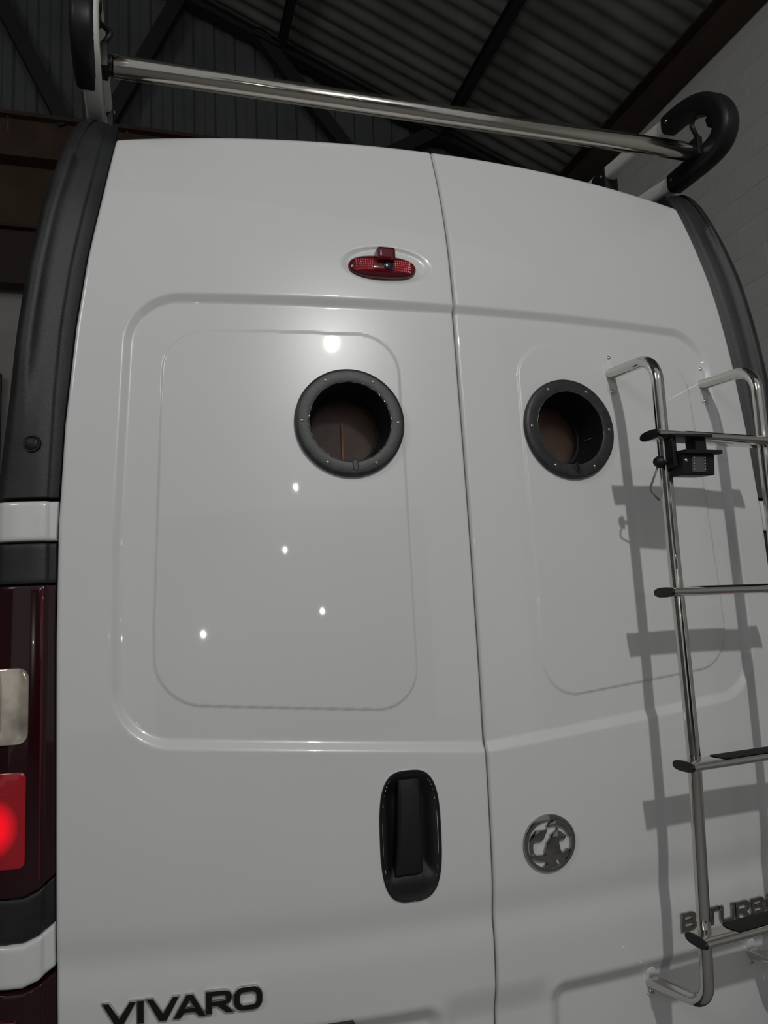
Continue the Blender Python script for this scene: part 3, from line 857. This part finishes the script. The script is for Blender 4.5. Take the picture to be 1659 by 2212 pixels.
for (wx, wy) in ((-.80, .95), (.80, .95), (-.80, 4.1), (.80, 4.1)):
    me = lathe([(0, .10), (.19, .10), (.20, .115), (.30, .12), (.335, .10), (.34, .0), (.335, -.10), (.2, -.11), (0, -.11)], 40)
    me.transform(Matrix.Translation((wx+(-.06 if wx < 0 else .06), wy, .34)) @ Matrix.Rotation(PI/2 if wx > 0 else -PI/2, 4, 'Y'))
    part('wheel', me, TYRE, van, math.radians(40))

# ------------------------------------------------------------------ roof rack
rk = thing('roof_rack', 'roof rack with looped white side rails and a polished steel roller across the rear', 'roof rack', (0, .3, 2.55))
def rp(v): return (v[0], v[1]-.3, v[2]-2.55)
NOSE = ((.215, 2.830), (.165, 2.826), (.110, 2.814), (.062, 2.791), (.026, 2.757), (.008, 2.720), (.008, 2.690), (.028, 2.666), (.070, 2.656), (.130, 2.655))
for side in (-1, 1):
    X = side*.752
    zu = lambda y: 2.842+.09*(y-.2) if y < .9 else 2.905
    zl_ = lambda y: 2.652+.14*(y-.2) if y < .6 else 2.708
    loop = [(X, 3.2, 2.890), (X, .9, 2.885), (X, .5, 2.862)]+spline([(X, y_, z_) for y_, z_ in NOSE]+[(X, .215, 2.657)], 3)+[(X, .35, 2.676), (X, .5, 2.698), (X, .65, 2.712), (X, 3.2, 2.712)]
    sec = rrect(.040, .046, .012, 3)
    me = sweep([rp(p) for p in loop], sec, up=(1, 0, 0))
    part('side_rail', me, ALU_WHITE, rk, math.radians(50), 'white looped side rail, %s' % ('left' if side < 0 else 'right'))
    # black nose cover
    ylow = .215 if side > 0 else .125
    nose = spline([(X, y_, z_) for y_, z_ in NOSE if y_ < ylow-.02 or z_ > 2.7]+[(X, ylow, 2.657)], 4)
    n = len(nose)
    sc = [1.0+.06*math.sin(PI*i/(n-1))**.6 for i in range(n)]
    sec = [(a, b) for a, b in rrect(.046 if side < 0 else .050, .053, .014, 4)]
    me = sweep([rp((p[0]+(side*.010 if side < 0 else 0), p[1]-.0, p[2])) for p in nose], sec, scale=sc, up=(1, 0, 0))
    nc = part('nose_cover', me, BLACK_GLOSS if False else BLACK_PL, rk, math.radians(50), 'black plastic rail nose, %s' % ('left' if side < 0 else 'right'))
    for (yy, zz) in ((.195, 2.827), (ylow-.017, 2.656)):
        f = Matrix.Translation(rp((X-side*(.0240 if side > 0 else .0140), yy, zz))) @ Matrix.Rotation(-side*PI/2, 4, 'Y')
        part('screw', lathe([(0, .001), (.002, .001), (.0022, .0026), (.0045, .0022), (.0055, 0)], 16, f), SCREW, nc, math.radians(50))
    # inner clamp lugs and roller bracket
    for (yy, zz, a) in ((.035, 2.775, .5), (.012, 2.728, -.2)):
        bm = bmesh.new(); add_box(bm, (-.022, -.026, -.014), (.022, .020, .014), .006, 2)
        me = bm_to(bm); me.transform(Matrix.Translation(rp((X, yy+.018, zz))) @ Matrix.Rotation(a, 4, 'X'))
        part('clamp_lug', me, BLACK_PL, nc, math.radians(40))
    bm = bmesh.new(); add_box(bm, (-.008, -.028, -.026), (.008, .022, .026), .004, 2)
    me = bm_to(bm); me.transform(Matrix.Translation(rp((side*.727, .10, 2.680))))
    br = part('roller_bracket', me, BLACK_PL, rk, math.radians(40))
    path = fillet([rp((side*.735, .085, 2.700)), rp((side*.712, .080, 2.735)), rp((side*.738, .10, 2.772))], .012, 5)
    part('bracket_hook', sweep(path, circle(.006, 10)), BLACK_PL, br, True)
    me = lathe([(0, 0), (.020, 0), (.0215, .003), (.0215, .011), (.016, .013), (0, .013)], 32)
    me.transform(Matrix.Translation(rp((side*.7215, .10, 2.675))) @ Matrix.Rotation(-side*PI/2, 4, 'Y'))
    part('roller_end_cap', me, BLACK_GLOSS, rk, math.radians(40))
    # joining foot between the two rails, further forward
    bm = bmesh.new(); add_box(bm, (-.024, .50, 2.700), (.024, .575, 2.880), .010, 2)
    me = bm_to(bm); me.transform(Matrix.Translation((X, -.3, -2.55)))
    ft = part('rail_joint', me, BLACK_PL, rk, math.radians(40))
    f = Matrix.Translation(rp((X-side*.0245, .520, 2.856))) @ Matrix.Rotation(-side*PI/2, 4, 'Y')
    part('screw', lathe([(0, .001), (.002, .001), (.0022, .0026), (.0045, .0022), (.0055, 0)], 16, f), SCREW, ft, math.radians(50))
    for yy in (.55, 1.7, 2.9):
        bm = bmesh.new(); add_box(bm, (-.024, yy-.04, 2.46), (.024, yy+.04, 2.70), .008, 2)
        me = bm_to(bm); me.transform(Matrix.Translation((X, -.3, -2.55)))
        part('roof_foot', me, BLACK_PL, rk, math.radians(40))
me = lathe([(.0225, -.7085), (.0232, -.7075), (.0232, .7075), (.0225, .7085)], 48)
me.transform(Matrix.Translation(rp((0, .10, 2.675))) @ Matrix.Rotation(PI/2, 4, 'Y'))
part('roller_bar', me, STEEL_BAR, rk, math.radians(50))
for yy in (1.7, 2.9):
    part('cross_bar', sweep([rp((-.757, yy, 2.66)), rp((.757, yy, 2.66))], rrect(.05, .03, .01)), ALU_WHITE, rk, math.radians(40))

# ------------------------------------------------------------------ ladder
ld = thing('ladder', 'polished steel ladder with black-gripped treads bolted to the right rear door', 'ladder', (.52, -.127, .72))
def lp_(v): return (v[0]-.52, v[1]+.127, v[2]-.72)
ZTOP, ZBOT = 2.043, .730
def rail_y(z, off=0.0): return float(np.interp(z, [.83, .98, 1.115, 1.22, 1.358, 1.5, 1.92], [-.102, -.111, -.119, -.126, -.125, -.1215, -.125]))+off
for (X, off) in ((.380, 0), (.664, .033)):
    yt = float(base(X, ZTOP)+relief(np.array(X), ZTOP)); yb = float(base(X, ZBOT)+relief(np.array(X), ZBOT))
    pts = [(X, yt-.002, ZTOP-.004), (X, rail_y(2.0, off), ZTOP-.020)]
    for z in (1.6, 1.36, 1.20, 1.0): pts.append((X, rail_y(z, off), z))
    pts += [(X, -.096+off, .744), (X-.022, yb-.002, ZBOT)]
    path = fillet(pts, [.058, .5, .3, .3, .5, .046], 8)
    rl = part('rail', sweep([lp_(p) for p in path], circle(.0128, 24)), STEEL, ld, math.radians(50))
    for (zc, hh, wh) in ((ZTOP, .096, 'upper'), (ZBOT, .060, 'lower')):
        fr = frame_at(X-(.022 if wh == 'lower' else 0), zc, 0)
        ol = rrect(.024, hh, .0119, 6)
        vs = []
        for w_ in (-.004, .0008, .0020):
            for (u, v) in ol:
                s_ = .97 if w_ > .001 else 1.0
                c = fr @ Vector((u*s_, v*s_+(-.006 if wh == 'upper' else 0), 0))
                yy = float(base(c.x, c.z)+relief(np.array(c.x), c.z))
                vs.append(lp_((c.x, yy-w_, c.z)))
        kk = len(ol)
        fs = [(i*kk+j, i*kk+(j+1) % kk, (i+1)*kk+(j+1) % kk, (i+1)*kk+j) for i in range(2) for j in range(kk)]+[tuple(2*kk+j for j in range(kk))]
        bk = part('mounting_plate', pydata(vs, fs), ALU_WHITE, ld, math.radians(40), '%s white mounting plate' % wh)
        for dz in ((.036, -.046) if wh == 'upper' else (-.020,)):
            c = fr @ Vector((0, dz, 0))
            yy = float(base(c.x, c.z)+relief(np.array(c.x), c.z))-.002
            me = lathe([(0, .0016), (.0015, .0016), (.0017, .0028), (.0038, .0022), (.0050, 0), (.005, -.001)], 18)
            me.transform(Matrix.Translation(lp_((c.x, yy, c.z))) @ Matrix.Rotation(PI/2, 4, 'X'))
            part('screw', me, SCREW, bk, math.radians(50))
# treads
for i, zc in enumerate((1.850, 1.530, 1.197, .878)):
    ytl = rail_y(zc)-(.006, .008, .014, .022)[i]
    # flattened oval tread following the angle between the two rails
    def tp(x, a, b):   # a across depth, b height
        yo = (x-.380)/.284*.033
        return lp_((x, ytl+yo+a, zc+b))
    sec = sellipse(.0305, .0095, 2.6, 32)
    vs = []; xs = [.343, .345]+list(np.linspace(.353, .691, 8))+[.699, .701]
    for x in xs:
        for (a, b) in sec:
            sk = .012*(a/.0335)*(1 if x < .4 else 0)   # raked end
            vs.append(tp(x-sk*.0, a, b))
    kk = 32
    fs = [(q*kk+j, q*kk+(j+1) % kk, (q+1)*kk+(j+1) % kk, (q+1)*kk+j) for q in range(len(xs)-1) for j in range(kk)]
    fs += [tuple(reversed(range(kk))), tuple((len(xs)-1)*kk+j for j in range(kk))]
    rg = part('tread', pydata(vs, fs), STEEL, ld, math.radians(50))
    for sgn, xe in ((-1, .343), (1, .701)):
        vs = []
        for (q, w_) in ((1.05, 0), (1.05, .003), (1.0, .005), (.6, .0055)):
            for (a, b) in sec: vs.append(tp(xe+sgn*w_, a*q, b*q))
        fs = [(r_*kk+j, r_*kk+(j+1) % kk, (r_+1)*kk+(j+1) % kk, (r_+1)*kk+j) for r_ in range(3) for j in range(kk)]+[tuple(3*kk+j for j in range(kk))]
        part('end_cap', pydata(vs, fs), BLACK_PL, rg, math.radians(40), 'black end cap')
    # grip strip on top
    vs = []; fs = []
    na, nx = 8, 16
    for u in range(nx+1):
        for v in range(na+1):
            a = -.0245+.049*v/na
            bow = .012*(1-(a/.0245)**2)
            x = .428-bow+(.616+2*bow-.428)*u/nx
            b = .0095*(1-(abs(a)/.0305)**2.6)**(1/2.6)+.0012
            vs.append(tp(x, a, b))
    for u in range(nx):
        for v in range(na):
            q = u*(na+1)+v
            fs.append((q, q+1, q+na+2, q+na+1))
    part('grip_strip', pydata(vs, fs), GRIP, rg, True)

# ------------------------------------------------------------------ camera hung under the top tread
cc = thing('rear_view_camera', 'small black rear-view camera hung under the top ladder tread', 'camera', (.42, -.14, 1.80))
def cp(v): return (v[0]-.42, v[1]+.14, v[2]-1.80)
def cbox(name, lo, hi, bev, material, parent=cc, rot=None, piv=None, label=None):
    bm = bmesh.new(); add_box(bm, cp(lo), cp(hi), bev, 3); me = bm_to(bm)
    if rot:
        pv = Vector(cp(piv)); me.transform(Matrix.Translation(pv) @ Matrix.Rotation(rot, 4, 'X') @ Matrix.Translation(-pv))
    return part(name, me, material, parent, math.radians(40), label)
cbox('bracket_plate', (.376, -.172, 1.8405), (.464, -.112, 1.8465), .002, BLACK_PL)
cbox('bracket_arm', (.374, -.160, 1.780), (.384, -.128, 1.840), .0015, BLACK_PL)
cbox('bracket_arm', (.430, -.160, 1.800), (.456, -.128, 1.840), .0015, BLACK_PL)
bd = cbox('housing', (.383, -.178, 1.764), (.458, -.118, 1.811), .006, BLACK_PL, rot=.10, piv=(.42, -.14, 1.79))
vz = cbox('visor', (.380, -.190, 1.8065), (.468, -.118, 1.8145), .003, BLACK_PL, rot=.10, piv=(.42, -.14, 1.79))
wn = cbox('lens_window', (.402, -.180, 1.770), (.434, -.176, 1.802), .0015, mat('smoked_lens', (.075, .078, .078), rough=.35), bd, rot=.10, piv=(.42, -.14, 1.79))
LEDM = mat('infrared_led', (.5, .5, .5), rough=.2, metal=.6)
for col_ in (.405, .431):
    for j in range(5):
        me = lathe([(0, .0016), (.0012, .0013), (.0016, 0)], 10)
        me.transform(Matrix.Translation(cp((col_, -.1812+.0006*j*.0, 1.7755+j*.0058))) @ Matrix.Rotation(PI/2, 4, 'X'))
        pv = Vector(cp((.42, -.14, 1.79))); me.transform(Matrix.Translation(pv) @ Matrix.Rotation(.10, 4, 'X') @ Matrix.Translation(-pv))
        part('led', me, LEDM, bd, True)
me = lathe([(0, .009), (.007, .008), (.011, .003), (.0125, -.003), (.0125, -.006)], 24)
me.transform(Matrix.Translation(cp((.352, -.140, 1.794))) @ Matrix.Rotation(-PI/2, 4, 'Y')); part('side_knob', me, BLACK_PL, cc, math.radians(40))
part('pivot_pin', sweep([cp((.355, -.14, 1.794)), cp((.385, -.14, 1.794))], circle(.004, 12)), BLACK_PL, cc, True)
me = lathe([(0, .002), (.003, .0016), (.004, 0)], 14); me.transform(Matrix.Translation(cp((.389, -.179, 1.790))) @ Matrix.Rotation(PI/2, 4, 'X')); part('screw', me, SCREW, cc, True)
path = fillet([cp((.353, -.136, 1.786)), cp((.346, -.130, 1.765)), cp((.347, -.110, 1.742)), cp((.376, -.098, 1.722))], .02, 6)
part('cable', sweep(path, circle(.0022, 10)), CABLE, cc, True)
